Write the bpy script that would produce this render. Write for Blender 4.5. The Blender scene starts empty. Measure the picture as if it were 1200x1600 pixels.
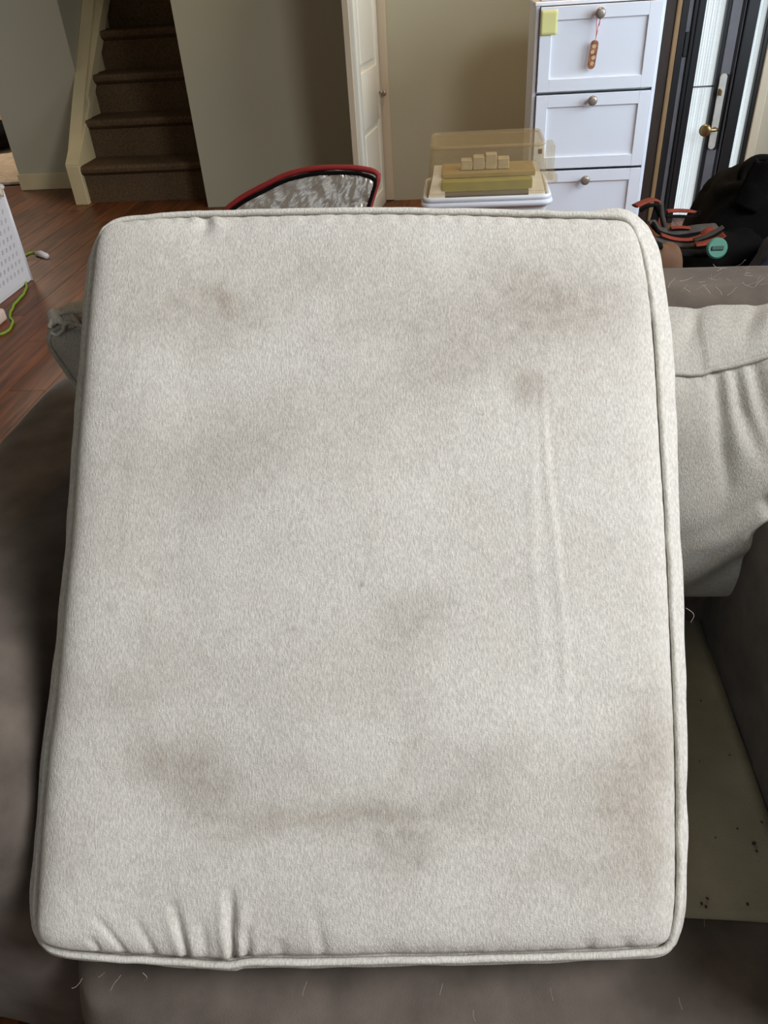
import bpy, bmesh, math, random
from math import sin, cos, radians, pi, exp, sqrt, atan2
from mathutils import Vector, Matrix, noise

random.seed(7)
SC = bpy.context.scene
COL = SC.collection
S = 0.85                       # working units -> metres
# ------------------------------------------------------------------ camera
F_PX = 1200.0; PITCH = radians(36); ROLL = radians(4); YAW = radians(7); H = 1.3
R0 = Vector((cos(YAW), sin(YAW), 0))
FW = Vector((-sin(YAW)*cos(PITCH), cos(YAW)*cos(PITCH), -sin(PITCH)))
D0 = FW.cross(R0)
RX = R0*cos(ROLL) + D0*sin(ROLL)
DY = -R0*sin(ROLL) + D0*cos(ROLL)
CAM = Vector((0, 0, H))
cam_data = bpy.data.cameras.new('camera'); cam = bpy.data.objects.new('camera', cam_data); COL.objects.link(cam)
m = Matrix((RX, -DY, -FW)).transposed().to_4x4(); m.translation = CAM*S
cam.matrix_world = m
cam_data.sensor_fit = 'VERTICAL'; cam_data.sensor_height = 32; cam_data.lens = 32*F_PX/1600
cam_data.clip_start = 0.02
SC.camera = cam

# ------------------------------------------------------------------ light and exposure
SC.view_settings.view_transform = 'Standard'; SC.view_settings.look = 'None'
SC.view_settings.gamma = 1.0; SC.view_settings.use_curve_mapping = False
SC.view_settings.exposure = 0.0
w = bpy.data.worlds.new('world'); SC.world = w; w.use_nodes = True
w.node_tree.nodes['Background'].inputs[0].default_value = (0.75, 0.85, 1, 1)
w.node_tree.nodes['Background'].inputs[1].default_value = 0.6

def area(name, loc, target, sx, sy, power, col, spread=180):
    l = bpy.data.lights.new(name, 'AREA'); l.shape = 'RECTANGLE'; l.size = sx*S; l.size_y = sy*S
    l.energy = power; l.color = col; l.spread = radians(spread)
    o = bpy.data.objects.new(name, l); COL.objects.link(o)
    o.location = Vector(loc)*S
    o.rotation_euler = (Vector(target)-Vector(loc)).to_track_quat('-Z', 'Y').to_euler()
    return o
# daylight through the high window behind and to the right of the camera
area('window_daylight', (2.52, -.25, 3.05), (-0.1, 0.7, 0.7), 1.5, 1.3, 63, (0.95, 0.97, 1.0), 120)
# added cool fill lamp at the rear wall opening, behind the camera
area('rear_cool_fill', (-.6, -2.02, 1.9), (-0.1, 0.8, 0.6), 1.5, 1.2, 4.5, (0.80, 0.92, 1.0))
# daylight through the glazed door side of the room (right wall window)
area('side_window_daylight', (2.52, 3.25, 1.5), (0.2, 4.6, 0.7), 1.9, 1.6, 21, (0.74, 0.88, 1.0), 110)
# warm ceiling lamp near the cabinet
area('ceiling_lamp_light', (0.5, 4.2, 3.6), (0.5, 4.8, 0), 0.5, 0.5, 27, (1.0, 0.72, 0.42))
# lamp in the room beyond the left opening
area('far_room_light', (-4.6, 7.2, 2.3), (-4.2, 7.2, 0), 0.8, 0.8, 28, (1.0, 0.85, 0.68))

# ------------------------------------------------------------------ helpers
def ray(x, y): return RX*((x-600)/F_PX) + DY*((y-800)/F_PX) + FW
def at(x, y, Y=None, z=None, X=None):
    v = ray(x, y)
    if Y is not None: return CAM + v*(Y/v.y)
    if X is not None: return CAM + v*(X/v.x)
    return CAM + v*((z-H)/v.z)
def proj(P):
    v = Vector(P)-CAM; d = v.dot(FW)
    return 600+F_PX*v.dot(RX)/d, 800+F_PX*v.dot(DY)/d

def link(name, me, mat, parent=None, smooth=False):
    o = bpy.data.objects.new(name, me); COL.objects.link(o)
    if mat and not me.materials: me.materials.append(mat)
    if smooth:
        for p in me.polygons: p.use_smooth = True
    if parent:
        o.parent = parent
        o.location = -parent.location          # mesh data is in world coordinates
    return o
def tag(o, label=None, cat=None, group=None, kind=None):
    if label: o['label'] = label
    if cat: o['category'] = cat
    if group: o['group'] = group
    if kind: o['kind'] = kind
    return o
def empty(name, loc, label=None, cat=None, group=None, kind=None):
    o = bpy.data.objects.new(name, None); COL.objects.link(o); o.location = Vector(loc)*S
    o.empty_display_size = 0.05
    return tag(o, label, cat, group, kind)

class MB:
    """collects shapes (working units) and builds one mesh object in metres"""
    def __init__(s): s.v = []; s.f = []
    def add(s, vs, fs):
        n = len(s.v); s.v += [Vector(p) for p in vs]; s.f += [tuple(i+n for i in f) for f in fs]; return s
    def bm(s, bm, M=None):
        vs = [(M @ v.co) if M else v.co.copy() for v in bm.verts]; bm.verts.index_update()
        s.add(vs, [[v.index for v in f.verts] for f in bm.faces]); bm.free(); return s
    def box(s, lo, hi, bev=0.0, seg=2, M=None):
        bm = bmesh.new(); bmesh.ops.create_cube(bm, size=1)
        lo = Vector(lo); hi = Vector(hi); c = (lo+hi)/2; d = hi-lo
        for v in bm.verts: v.co = Vector((v.co.x*d.x, v.co.y*d.y, v.co.z*d.z)) + c
        if bev > 0:
            bmesh.ops.bevel(bm, geom=bm.edges[:], offset=min(bev, min(abs(k) for k in d)*0.49), segments=seg, affect='EDGES', profile=0.5)
        return s.bm(bm, M)
    def tube(s, pts, r, n=8, closed=False, flat=1.0):
        pts = [Vector(p) for p in pts]; N = len(pts); rings = []
        up = None
        for i, p in enumerate(pts):
            a = pts[(i-1) % N] if (closed or i > 0) else p
            b = pts[(i+1) % N] if (closed or i < N-1) else p
            t = (b-a).normalized()
            if up is None:
                up = Vector((0, 0, 1)) if abs(t.z) < .9 else Vector((1, 0, 0))
            x = up.cross(t)
            if x.length < 1e-6: x = t.orthogonal()
            x.normalize(); y = t.cross(x).normalized(); up = y
            rr = r[i] if isinstance(r, (list, tuple)) else r
            rings.append([p + (x*cos(2*pi*k/n) + y*sin(2*pi*k/n)*flat)*rr for k in range(n)])
        vs = [q for ring in rings for q in ring]; fs = []
        for i in range(N if closed else N-1):
            j = (i+1) % N
            for k in range(n):
                l = (k+1) % n
                fs.append((i*n+k, i*n+l, j*n+l, j*n+k))
        if not closed:
            fs.append(tuple(range(n))[::-1]); fs.append(tuple((N-1)*n+k for k in range(n)))
        return s.add(vs, fs)
    def lathe(s, prof, M, n=20):
        vs = []; fs = []
        for r, z in prof:
            for k in range(n): vs.append(M @ Vector((r*cos(2*pi*k/n), r*sin(2*pi*k/n), z)))
        for i in range(len(prof)-1):
            for k in range(n):
                l = (k+1) % n
                fs.append((i*n+k, i*n+l, (i+1)*n+l, (i+1)*n+k))
        fs.append(tuple(range(n))[::-1]); fs.append(tuple((len(prof)-1)*n+k for k in range(n)))
        return s.add(vs, fs)
    def prism(s, poly, d):
        """closed polygon of points extruded by vector d"""
        n = len(poly); d = Vector(d)
        vs = [Vector(p) for p in poly] + [Vector(p)+d for p in poly]
        fs = [tuple(range(n))[::-1], tuple(range(n, 2*n))] + [(i, (i+1) % n, n+(i+1) % n, n+i) for i in range(n)]
        return s.add(vs, fs)
    def grid(s, nu, nv, fn, close_u=False):
        vs = [fn(i/(nu if close_u else nu-1), j/(nv-1)) for j in range(nv) for i in range(nu)]
        fs = []
        for j in range(nv-1):
            for i in range(nu if close_u else nu-1):
                k = (i+1) % nu
                fs.append((j*nu+i, j*nu+k, (j+1)*nu+k, (j+1)*nu+i))
        return s.add(vs, fs)
    def build(s, name, mat, parent=None, smooth=False, fix=True, sharp=None):
        me = bpy.data.meshes.new(name)
        me.from_pydata([tuple(p*S) for p in s.v], [], s.f)
        if fix:
            bm = bmesh.new(); bm.from_mesh(me); bmesh.ops.recalc_face_normals(bm, faces=bm.faces[:]); bm.to_mesh(me); bm.free()
        me.update()
        o = link(name, me, mat, parent, smooth)
        if smooth and sharp:
            me.set_sharp_from_angle(angle=radians(sharp))
        return o

def catmull(pts, n):
    """n samples along a smooth curve through pts, evenly by length"""
    pts = [Vector(p) for p in pts]
    dense = []
    P = [pts[0]*2-pts[1]] + pts + [pts[-1]*2-pts[-2]]
    for i in range(1, len(P)-2):
        for k in range(16):
            t = k/16; a, b, c, d = P[i-1], P[i], P[i+1], P[i+2]
            dense.append(0.5*((2*b) + (c-a)*t + (2*a-5*b+4*c-d)*t*t + (3*b-a-3*c+d)*t**3))
    dense.append(pts[-1])
    L = [0]
    for i in range(1, len(dense)): L.append(L[-1]+(dense[i]-dense[i-1]).length)
    out = []; j = 0
    for k in range(n):
        s_ = L[-1]*k/(n-1)
        while j < len(L)-2 and L[j+1] < s_: j += 1
        t = (s_-L[j])/max(1e-9, L[j+1]-L[j])
        out.append(dense[j].lerp(dense[j+1], min(1, max(0, t))))
    return out
def sstep(a, b, x):
    t = min(1, max(0, (x-a)/(b-a))); return t*t*(3-2*t)
def fbm(p, o=4):
    s_ = 0; a = 1; tot = 0
    for k in range(o):
        s_ += a*noise.noise(Vector(p)*(2**k)); tot += a; a *= .5
    return s_/tot

# ------------------------------------------------------------------ materials
def srgb(r, g, b):
    f = lambda c: (c/255/12.92) if c/255 <= .04045 else ((c/255+.055)/1.055)**2.4
    return (f(r), f(g), f(b), 1)
def mat(name, col, rough=.6, metal=0, var=0.0, vscale=6, bump=0, bscale=200, spec=.5, sheen=0, stretch=None,
        emit=None, estr=0, trans=0, coat=0, vcol=None, alpha=1, vdetail=3):
    M = bpy.data.materials.new(name); M.use_nodes = True
    nt = M.node_tree; b = nt.nodes['Principled BSDF']; N = nt.nodes.new; Lk = nt.links.new
    b.inputs['Base Color'].default_value = col; b.inputs['Roughness'].default_value = rough
    b.inputs['Metallic'].default_value = metal; b.inputs['Specular IOR Level'].default_value = spec
    b.inputs['Sheen Weight'].default_value = sheen; b.inputs['Sheen Roughness'].default_value = .4
    b.inputs['Transmission Weight'].default_value = trans; b.inputs['Coat Weight'].default_value = coat
    b.inputs['Alpha'].default_value = alpha
    if emit: b.inputs['Emission Color'].default_value = emit; b.inputs['Emission Strength'].default_value = estr
    tc = N('ShaderNodeTexCoord'); mp = N('ShaderNodeMapping'); Lk(tc.outputs['Object'], mp.inputs[0])
    if stretch: mp.inputs['Scale'].default_value = stretch
    if var > 0:
        n = N('ShaderNodeTexNoise'); n.inputs['Scale'].default_value = vscale; n.inputs['Detail'].default_value = vdetail
        Lk(mp.outputs[0], n.inputs['Vector'])
        r = N('ShaderNodeValToRGB'); Lk(n.outputs['Fac'], r.inputs[0])
        c2 = vcol or tuple(list(c*(1-var) for c in col[:3])+[1])
        c1 = tuple(list(min(1, c*(1+var*.6)) for c in col[:3])+[1])
        r.color_ramp.elements[0].position = .3; r.color_ramp.elements[1].position = .7
        r.color_ramp.elements[0].color = c2; r.color_ramp.elements[1].color = c1
        Lk(r.outputs[0], b.inputs['Base Color'])
    if bump > 0:
        n = N('ShaderNodeTexNoise'); n.inputs['Scale'].default_value = bscale; n.inputs['Detail'].default_value = 4
        Lk(mp.outputs[0], n.inputs['Vector'])
        bp = N('ShaderNodeBump'); bp.inputs['Strength'].default_value = bump; bp.inputs['Distance'].default_value = .002
        Lk(n.outputs['Fac'], bp.inputs['Height']); Lk(bp.outputs[0], b.inputs['Normal'])
    return M

def cushion_mat(name, base, dirty, brown, attr=True):
    M = bpy.data.materials.new(name); M.use_nodes = True
    nt = M.node_tree; b = nt.nodes['Principled BSDF']; N = nt.nodes.new; Lk = nt.links.new
    b.inputs['Roughness'].default_value = .95; b.inputs['Specular IOR Level'].default_value = .15
    b.inputs['Sheen Weight'].default_value = .12; b.inputs['Sheen Roughness'].default_value = .5
    tc = N('ShaderNodeTexCoord')
    mp = N('ShaderNodeMapping'); mp.inputs['Rotation'].default_value = (0, 0, radians(28)); mp.inputs['Scale'].default_value = (1, .36, .7)
    Lk(tc.outputs['Object'], mp.inputs[0])
    mp0 = N('ShaderNodeMapping'); mp0.inputs['Rotation'].default_value = (radians(-44), 0, 0); Lk(tc.outputs['Object'], mp0.inputs[0])
    Lk(mp0.outputs[0], mp.inputs[0])
    fz = N('ShaderNodeTexNoise'); fz.inputs['Scale'].default_value = 600; fz.inputs['Detail'].default_value = 3; Lk(mp.outputs[0], fz.inputs['Vector'])
    wv = N('ShaderNodeTexNoise'); wv.inputs['Scale'].default_value = 900; wv.inputs['Detail'].default_value = 2; Lk(tc.outputs['Object'], wv.inputs['Vector'])
    big = N('ShaderNodeTexNoise'); big.inputs['Scale'].default_value = 9; big.inputs['Detail'].default_value = 5; Lk(tc.outputs['Object'], big.inputs['Vector'])
    mix1 = N('ShaderNodeMix'); mix1.data_type = 'RGBA'
    mix1.inputs[6].default_value = base; mix1.inputs[7].default_value = dirty
    if attr:
        at_ = N('ShaderNodeAttribute'); at_.attribute_name = 'stain'
        sep = N('ShaderNodeSeparateColor'); Lk(at_.outputs['Color'], sep.inputs[0])
        Lk(sep.outputs[0], mix1.inputs[0])
        mix2 = N('ShaderNodeMix'); mix2.data_type = 'RGBA'; mix2.inputs[7].default_value = brown
        Lk(mix1.outputs[2], mix2.inputs[6]); Lk(sep.outputs[1], mix2.inputs[0]); last = mix2.outputs[2]
    else:
        rr = N('ShaderNodeMapRange'); rr.inputs[1].default_value = .35; rr.inputs[2].default_value = .75; rr.inputs[4].default_value = .6
        Lk(big.outputs['Fac'], rr.inputs[0]); Lk(rr.outputs[0], mix1.inputs[0]); last = mix1.outputs[2]
    mul = N('ShaderNodeMix'); mul.data_type = 'RGBA'; mul.blend_type = 'MULTIPLY'; mul.inputs[0].default_value = 1
    r = N('ShaderNodeMapRange'); r.inputs[1].default_value = .3; r.inputs[2].default_value = .7; r.inputs[3].default_value = .80; r.inputs[4].default_value = 1.14
    Lk(fz.outputs['Fac'], r.inputs[0]); Lk(last, mul.inputs[6]); Lk(r.outputs[0], mul.inputs[7]); Lk(mul.outputs[2], b.inputs['Base Color'])
    add = N('ShaderNodeMath'); add.operation = 'ADD'; Lk(fz.outputs['Fac'], add.inputs[0]); Lk(wv.outputs['Fac'], add.inputs[1])
    bp = N('ShaderNodeBump'); bp.inputs['Strength'].default_value = .5; bp.inputs['Distance'].default_value = .0012
    Lk(add.outputs[0], bp.inputs['Height']); Lk(bp.outputs[0], b.inputs['Normal'])
    return M

M_cush = cushion_mat('cream_cotton', srgb(208, 205, 197), srgb(156, 148, 138), srgb(152, 132, 108))
M_pipe = cushion_mat('cream_piping', srgb(208, 205, 196), srgb(180, 175, 164), srgb(150, 134, 108), attr=False)
M_back = cushion_mat('beige_cotton', srgb(178, 174, 165), srgb(152, 146, 134), srgb(150, 134, 108), attr=False)
M_brown = mat('brown_microfibre', srgb(98, 89, 81), .95, var=.34, vscale=16, bump=.35, bscale=700, spec=.1, sheen=.15, vdetail=6)
M_deck = mat('white_deck_fabric', srgb(166, 158, 134), .95, var=.22, vscale=9, bump=.3, bscale=500, spec=.1)
M_dirt = mat('dark_crumbs', srgb(70, 58, 45), .9, var=.3, vscale=50)
M_smudge = mat('grey_smudge', srgb(150, 145, 128), .95, var=.2, vscale=80)
M_wall = mat('sage_wall_paint', srgb(176, 171, 149), .75, var=.03, vscale=3, bump=.08, bscale=120, spec=.25)
M_ceil = mat('ceiling_paint', srgb(225, 222, 212), .9, var=.02, vscale=3, bump=.2, bscale=60)
M_white = mat('white_trim_paint', srgb(226, 222, 208), .45, var=.03, vscale=5)
M_cream = mat('cream_trim_paint', srgb(205, 190, 150), .5, var=.06, vscale=5)
M_casing = mat('beige_casing_paint', srgb(196, 180, 156), .5, var=.04, vscale=5)
M_carpet = mat('brown_carpet', srgb(98, 80, 60), 1, var=.3, vscale=90, bump=.8, bscale=300, spec=.05, sheen=.0)
M_beigec = mat('beige_carpet', srgb(196, 178, 156), 1, var=.2, vscale=25, bump=.8, bscale=120, spec=.05)
M_cab = mat('white_cabinet_lacquer', srgb(236, 238, 246), .4, var=.02, vscale=4)
M_knob = mat('brushed_knob', srgb(160, 148, 138), .4, metal=.6, var=.1, vscale=60)
M_black = mat('black_paint', srgb(16, 16, 18), .4, var=.2, vscale=12, coat=.1)
M_grey = mat('worn_grey_black_paint', srgb(96, 94, 98), .45, var=.15, vscale=14)
M_brass = mat('aged_brass', srgb(150, 124, 84), .35, metal=.9, var=.2, vscale=40)
M_chrome = mat('satin_nickel', srgb(196, 192, 184), .4, metal=.3, var=.1, vscale=40)
M_tan = mat('tan_wood_trim', srgb(138, 108, 72), .5, var=.15, vscale=12, stretch=(8, 8, 1))
M_fabblk = mat('black_nylon', srgb(12, 11, 11), .9, spec=.15, var=.4, vscale=20, bump=.4, bscale=400)
M_fabgry = mat('slate_nylon', srgb(66, 70, 86), .8, var=.2, vscale=60, bump=.4, bscale=400)
M_red = mat('red_binding', srgb(140, 28, 28), .6, var=.1, vscale=30, bump=.3, bscale=600)
M_redweb = mat('orange_red_webbing', srgb(140, 52, 34), .7, var=.3, vscale=60, bump=.4, bscale=600)
M_greyweb = mat('grey_webbing', srgb(66, 63, 60), .7, var=.3, vscale=60, bump=.4, bscale=600)
M_teal = mat('teal_plastic', srgb(80, 140, 124), .5, var=.08, vscale=20)
M_plast = mat('white_plastic', srgb(228, 230, 236), .35, var=.02, vscale=5)
M_lime = mat('lime_cord', srgb(140, 176, 50), .6, var=.15, vscale=60, bump=.5, bscale=800)
M_yelgrn = mat('olive_yellow_card', srgb(176, 168, 76), .6, var=.15, vscale=14)
M_note = mat('yellow_note_paper', srgb(222, 218, 150), .8, var=.03, vscale=10)
M_pack = mat('pale_packaging', srgb(214, 200, 176), .4, var=.15, vscale=30)
M_tagw = mat('wooden_tag', srgb(170, 112, 78), .55, var=.5, vscale=60, vcol=srgb(110, 60, 40))
M_ribbon = mat('pink_white_ribbon', srgb(240, 214, 214), .6, var=.5, vscale=70, vcol=srgb(225, 120, 125), vdetail=0)
M_paper = mat('paper', srgb(226, 222, 226), .8, var=.05, vscale=20)
M_purple = mat('dark_purple_card', srgb(62, 54, 84), .6, var=.2, vscale=20)
M_hair = mat('pet_hair', srgb(168, 158, 144), .6, var=.1, vscale=20)
M_metalfoil = mat('silver_foil_lining', srgb(214, 206, 196), .3, metal=.7, var=.06, vscale=8, bump=.6, bscale=70)

def clear_mat(name, tint, rough=.12):
    M = bpy.data.materials.new(name); M.use_nodes = True; nt = M.node_tree; b = nt.nodes['Principled BSDF']
    N = nt.nodes.new; Lk = nt.links.new
    g = N('ShaderNodeBsdfTransparent'); g.inputs[0].default_value = tint
    mx = N('ShaderNodeMixShader'); n = N('ShaderNodeTexNoise'); n.inputs['Scale'].default_value = 12
    r = N('ShaderNodeMapRange'); r.inputs[3].default_value = .08; r.inputs[4].default_value = .22
    Lk(n.outputs['Fac'], r.inputs[0]); Lk(r.outputs[0], mx.inputs[0])
    b.inputs['Base Color'].default_value = srgb(206, 190, 160); b.inputs['Roughness'].default_value = rough
    Lk(g.outputs[0], mx.inputs[1]); Lk(b.outputs[0], mx.inputs[2]); Lk(mx.outputs[0], nt.nodes['Material Output'].inputs[0])
    return M
M_clear = clear_mat('clear_tinted_plastic', (.97, .94, .87, 1))
M_clear2 = clear_mat('clear_plastic', (.9, .9, .9, 1))

def wood_mat():
    M = bpy.data.materials.new('red_brown_hardwood'); M.use_nodes = True; nt = M.node_tree; b = nt.nodes['Principled BSDF']
    N = nt.nodes.new; Lk = nt.links.new
    tc = N('ShaderNodeTexCoord'); oi = N('ShaderNodeObjectInfo')
    ad = N('ShaderNodeVectorMath'); ad.operation = 'ADD'; Lk(tc.outputs['Object'], ad.inputs[0])
    cb = N('ShaderNodeCombineXYZ'); ml = N('ShaderNodeMath'); ml.operation = 'MULTIPLY'; ml.inputs[1].default_value = 40
    Lk(oi.outputs['Random'], ml.inputs[0]); Lk(ml.outputs[0], cb.inputs[0]); Lk(ml.outputs[0], cb.inputs[1]); Lk(cb.outputs[0], ad.inputs[1])
    mp = N('ShaderNodeMapping'); mp.inputs['Scale'].default_value = (1, .09, 1); Lk(ad.outputs[0], mp.inputs[0])
    n = N('ShaderNodeTexNoise'); n.inputs['Scale'].default_value = 38; n.inputs['Detail'].default_value = 6; n.inputs['Distortion'].default_value = .6
    Lk(mp.outputs[0], n.inputs['Vector'])
    r = N('ShaderNodeValToRGB'); Lk(n.outputs['Fac'], r.inputs[0])
    r.color_ramp.elements[0].position = .3; r.color_ramp.elements[0].color = srgb(76, 44, 24)
    r.color_ramp.elements[1].position = .72; r.color_ramp.elements[1].color = srgb(136, 82, 46)
    hv = N('ShaderNodeHueSaturation'); Lk(r.outputs[0], hv.inputs['Color'])
    mr = N('ShaderNodeMapRange'); mr.inputs[3].default_value = .72; mr.inputs[4].default_value = 1.2; Lk(oi.outputs['Random'], mr.inputs[0]); Lk(mr.outputs[0], hv.inputs['Value'])
    Lk(hv.outputs[0], b.inputs['Base Color']); b.inputs['Roughness'].default_value = .42; b.inputs['Specular IOR Level'].default_value = .3
    bp = N('ShaderNodeBump'); bp.inputs['Strength'].default_value = .15; bp.inputs['Distance'].default_value = .001
    Lk(n.outputs['Fac'], bp.inputs['Height']); Lk(bp.outputs[0], b.inputs['Normal'])
    return M
M_wood = wood_mat()

def ribbed_glass():
    return mat('daylit_ribbed_glass', srgb(200, 206, 208), .25, var=.45, vscale=90, stretch=(1, 1, .02),
               emit=srgb(206, 216, 218), estr=.7, coat=.5)
M_glass = ribbed_glass()

# ================================================================== THE ROOM
def struct(name, mb, m_, parent=None, smooth=False):
    o = mb.build(name, m_, parent, smooth)
    if not parent: o['kind'] = 'structure'
    return o
FLX0, FLX1, FLY0, FLY1 = -3.62, 2.6, -2.1, 6.2
fl = struct('floor', MB().box((-5.6, FLY0-.1, -.14), (FLX1+.1, 9.2, -.016)), M_wood)
# planks run away from the camera, each a part of the floor
pw, pl = .155, 1.62
shared = {}
row = 0; x = -3.62
rnd = random.Random(3)
while x < 2.6:
    y = -1.2 - rnd.random()*1.3
    while y < 5.95:
        y1 = min(y+pl, 6.06)
        ln = round(y1-y, 2)
        if y1 - y > .12:
            key = ln
            if key not in shared:
                mb = MB().box((0.0005, 0.0006, -.016), (pw-.0005, ln-.0006, 0), .0012, 1)
                o = mb.build('plank', M_wood); shared[key] = o.data
            else:
                o = bpy.data.objects.new('plank', shared[key]); COL.objects.link(o)
            o.parent = fl; o.location = (x*S, y*S, 0)
        y += pl
    x += pw; row += 1

WT = .1
struct('wall_rear', MB().box((-3.72, -2.2, 0), (-1.35, -2.1, 3.9)).box((.15, -2.2, 0), (2.7, -2.1, 3.9))
       .box((-1.35, -2.2, 0), (.15, -2.1, 1.3)).box((-1.35, -2.2, 2.5), (.15, -2.1, 3.9)), M_wall)
struct('wall_right', MB().box((2.6, -2.1, 0), (2.7, 4.6, .7)).box((2.6, -2.1, .7), (2.7, 2.25, 2.4)).box((2.6, 4.25, .7), (2.7, 4.6, 2.4))
       .box((2.6, -2.1, 2.4), (2.7, -1.0, 3.7)).box((2.6, .5, 2.4), (2.7, 4.6, 3.7)).box((2.6, -2.1, 3.7), (2.7, 4.6, 3.9)), M_wall)
struct('wall_left', MB().box((-3.72, -2.1, 0), (-3.62, 5.0, 3.9)), M_wall)
struct('ceiling', MB().box((-5.7, -2.2, 3.9), (2.7, 9.2, 4.0)), M_ceil)
# left far wall stub beside the opening
struct('wall_far_left', MB().box((-3.3, 5.9, 0), (-2.66, 6.02, 3.9)), M_wall)
struct('baseboard_far_left', MB().box((-3.31, 5.885, 0), (-2.66, 5.9, .115), .004, 1), M_cream)
# centre wall between staircase and closet
struct('wall_centre', MB().box((-1.67, 5.2, 0), (-.655, 5.32, 3.9)).box((-1.67, 5.32, 0), (-1.57, 8.3, 3.9)), M_wall)
struct('wall_cabinet', MB().box((-.43, 5.2, 0), (1.02, 5.32, 3.9)), M_wall)
struct('wall_door_side', MB().box((1.02, 4.62, 0), (1.1, 5.2, 3.9)).box((1.0, 4.6, 2.3), (2.7, 4.7, 3.9)), M_wall)
struct('wall_beige_right', MB().box((1.53, 4.56, 0), (2.7, 4.66, 3.9)), mat('beige_wall_paint', srgb(176, 164, 142), .8, var=.03, vscale=3))
# stairwell walls
struct('wall_stairwell_left', MB().box((-2.78, 6.02, 0), (-2.67, 8.3, 3.9)), M_wall)
struct('wall_stairwell_back', MB().box((-2.78, 8.3, 0), (-1.57, 8.4, 3.9)), M_wall)
# closet interior behind the bifold
struct('wall_closet', MB().box((-.66, 5.32, 0), (-.64, 6.4, 3.9)).box((-.66, 6.4, 0), (1.1, 6.5, 3.9)), M_wall)

# closet opening: casings and doors
struct('trim_1', MB().box((-.655, 5.175, 0), (-.622, 5.32, 2.2), .004, 1), M_white)
struct('trim_2', MB().box((-.655, 5.175, 2.2), (-.40, 5.32, 2.29), .004, 1), M_white)
pL = at(551, 0, Y=4.62); pR = at(587.5, 0, Y=5.17)
door1 = empty('door_1', (pL.x, pL.y, 0), kind='structure')
LW = sqrt((pR.x-pL.x)**2+(pR.y-pL.y)**2)
ang = -atan2(pR.x-pL.x, pR.y-pL.y)
ML = Matrix.Translation((pL.x-.018, pL.y, 0)) @ Matrix.Rotation(ang, 4, 'Z')     # local +Y runs along the leaf, its seen face is local +X
mb = MB()
def rail(y0, y1, z0, z1): mb.box((-.018, y0, z0), (.018, y1, z1), .004, 2, ML)
rail(0, .08, 0, 2.18); rail(LW-.075, LW, 0, 2.18)
rail(.08, LW-.075, 0, .1); rail(.08, LW-.075, .50, .78); rail(.08, LW-.075, 1.42, 1.52); rail(.08, LW-.075, 2.08, 2.18)
mb.build('door_frame', M_white, door1, True, sharp=40)
for z0, z1 in ((.1, .50), (.78, 1.42), (1.52, 2.08)):
    MB().box((-.008, .08, z0), (.008, LW-.075, z1), 0, 1, ML).box((-.014, .115, z0+.035), (.014, LW-.11, z1-.035), .006, 2, ML).build('door_panel', M_white, door1)
# grey edge strip of the leaf
MB().box((-.040, -.012, 0), (-.004, .0, 2.18), .003, 1, ML).build('edge_strip', M_casing, door1)
def knob_at(p, r, axis, name='knob', m_=None, parent=None, ln=.04):
    q = Vector(axis).to_track_quat('Z', 'Y').to_matrix().to_4x4()
    M_ = Matrix.Translation(p) @ q
    prof = [(r*.55, 0), (r*.5, ln*.15), (r*.35, ln*.3), (r*.35, ln*.5), (r*.85, ln*.62), (r, ln*.78), (r*.92, ln*.92), (r*.5, ln)]
    return MB().lathe(prof, M_).build(name, m_ or M_knob, parent, True)
kp = at(590, 145, Y=5.1)
knob_at(ML @ Vector((.016, LW-.05, kp.z)), .015, (ML.to_3x3() @ Vector((1, -.3, 0))), 'door_knob', M_knob, door1, .03)
door2 = empty('door_2', (-.455, 5.2, 0), kind='structure')
MB().box((-.483, 5.185, 0.004), (-.430, 5.40, 2.18), .004, 1).build('door_leaf', M_casing, door2)
kp2 = at(600, 145, Y=5.18)
knob_at((kp2.x, 5.187, kp2.z), .015, (0, -1, 0), 'door_knob', M_knob, door2, .03)

# ================================================================== STAIRCASE
st = empty('staircase', (-2.1, 5.44, 0), 'brown carpeted staircase with cream stringer rising in the dark stairwell at the back left', 'staircase')
RISE, RUN = .242, .262
SX0, SX1 = -2.575, -1.68
for k in range(9):
    y0 = 5.44 + RUN*k; z1 = RISE*(k+1)
    prof = [(0, y0, RISE*k), (0, y0, z1-.065), (0, y0-.018, z1-.055), (0, y0-.036, z1-.04), (0, y0-.040, z1-.02),
            (0, y0-.030, z1-.004), (0, y0-.01, z1), (0, y0+RUN+.02, z1), (0, y0+RUN+.02, RISE*k)]
    mb = MB(); mb.prism([(SX0, p[1], p[2]) for p in prof], (SX1-SX0, 0, 0))
    o = mb.build('step', M_carpet, st)
# stringer: low post, sloped cap and side board
mb = MB()
mb.prism([(-2.665, 5.40, 0), (-2.665, 5.40, .25), (-2.665, 5.76, .61), (-2.665, 8.1, 2.85), (-2.665, 8.1, 0)], (.085, 0, 0))
mb.build('stringer', M_cream, st)
pA = at(122, 159, Y=5.80); pB = at(152, 0, Y=6.42)
qA = at(141, 162, Y=5.80); qB = at(167, 0, Y=6.42)
dd = Vector((0, 0, -.05))
mb = MB()
a0, b0 = Vector((-2.668, 5.392, .262)), Vector((-2.574, 5.392, .262))
mb.add([a0, b0, qA, pA, a0+dd, b0+dd, qA+dd, pA+dd], [(0, 1, 2, 3), (7, 6, 5, 4), (0, 4, 5, 1), (1, 5, 6, 2), (2, 6, 7, 3), (3, 7, 4, 0)])
mb.build('lower_cap', M_cream, st)
pA2 = pA.lerp(qA, .45); ext = 2.2
pE = pA2 + (pB-pA2)*ext; qE = qA + (qB-qA)*ext
up = Vector((0, 0, .05))
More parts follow.
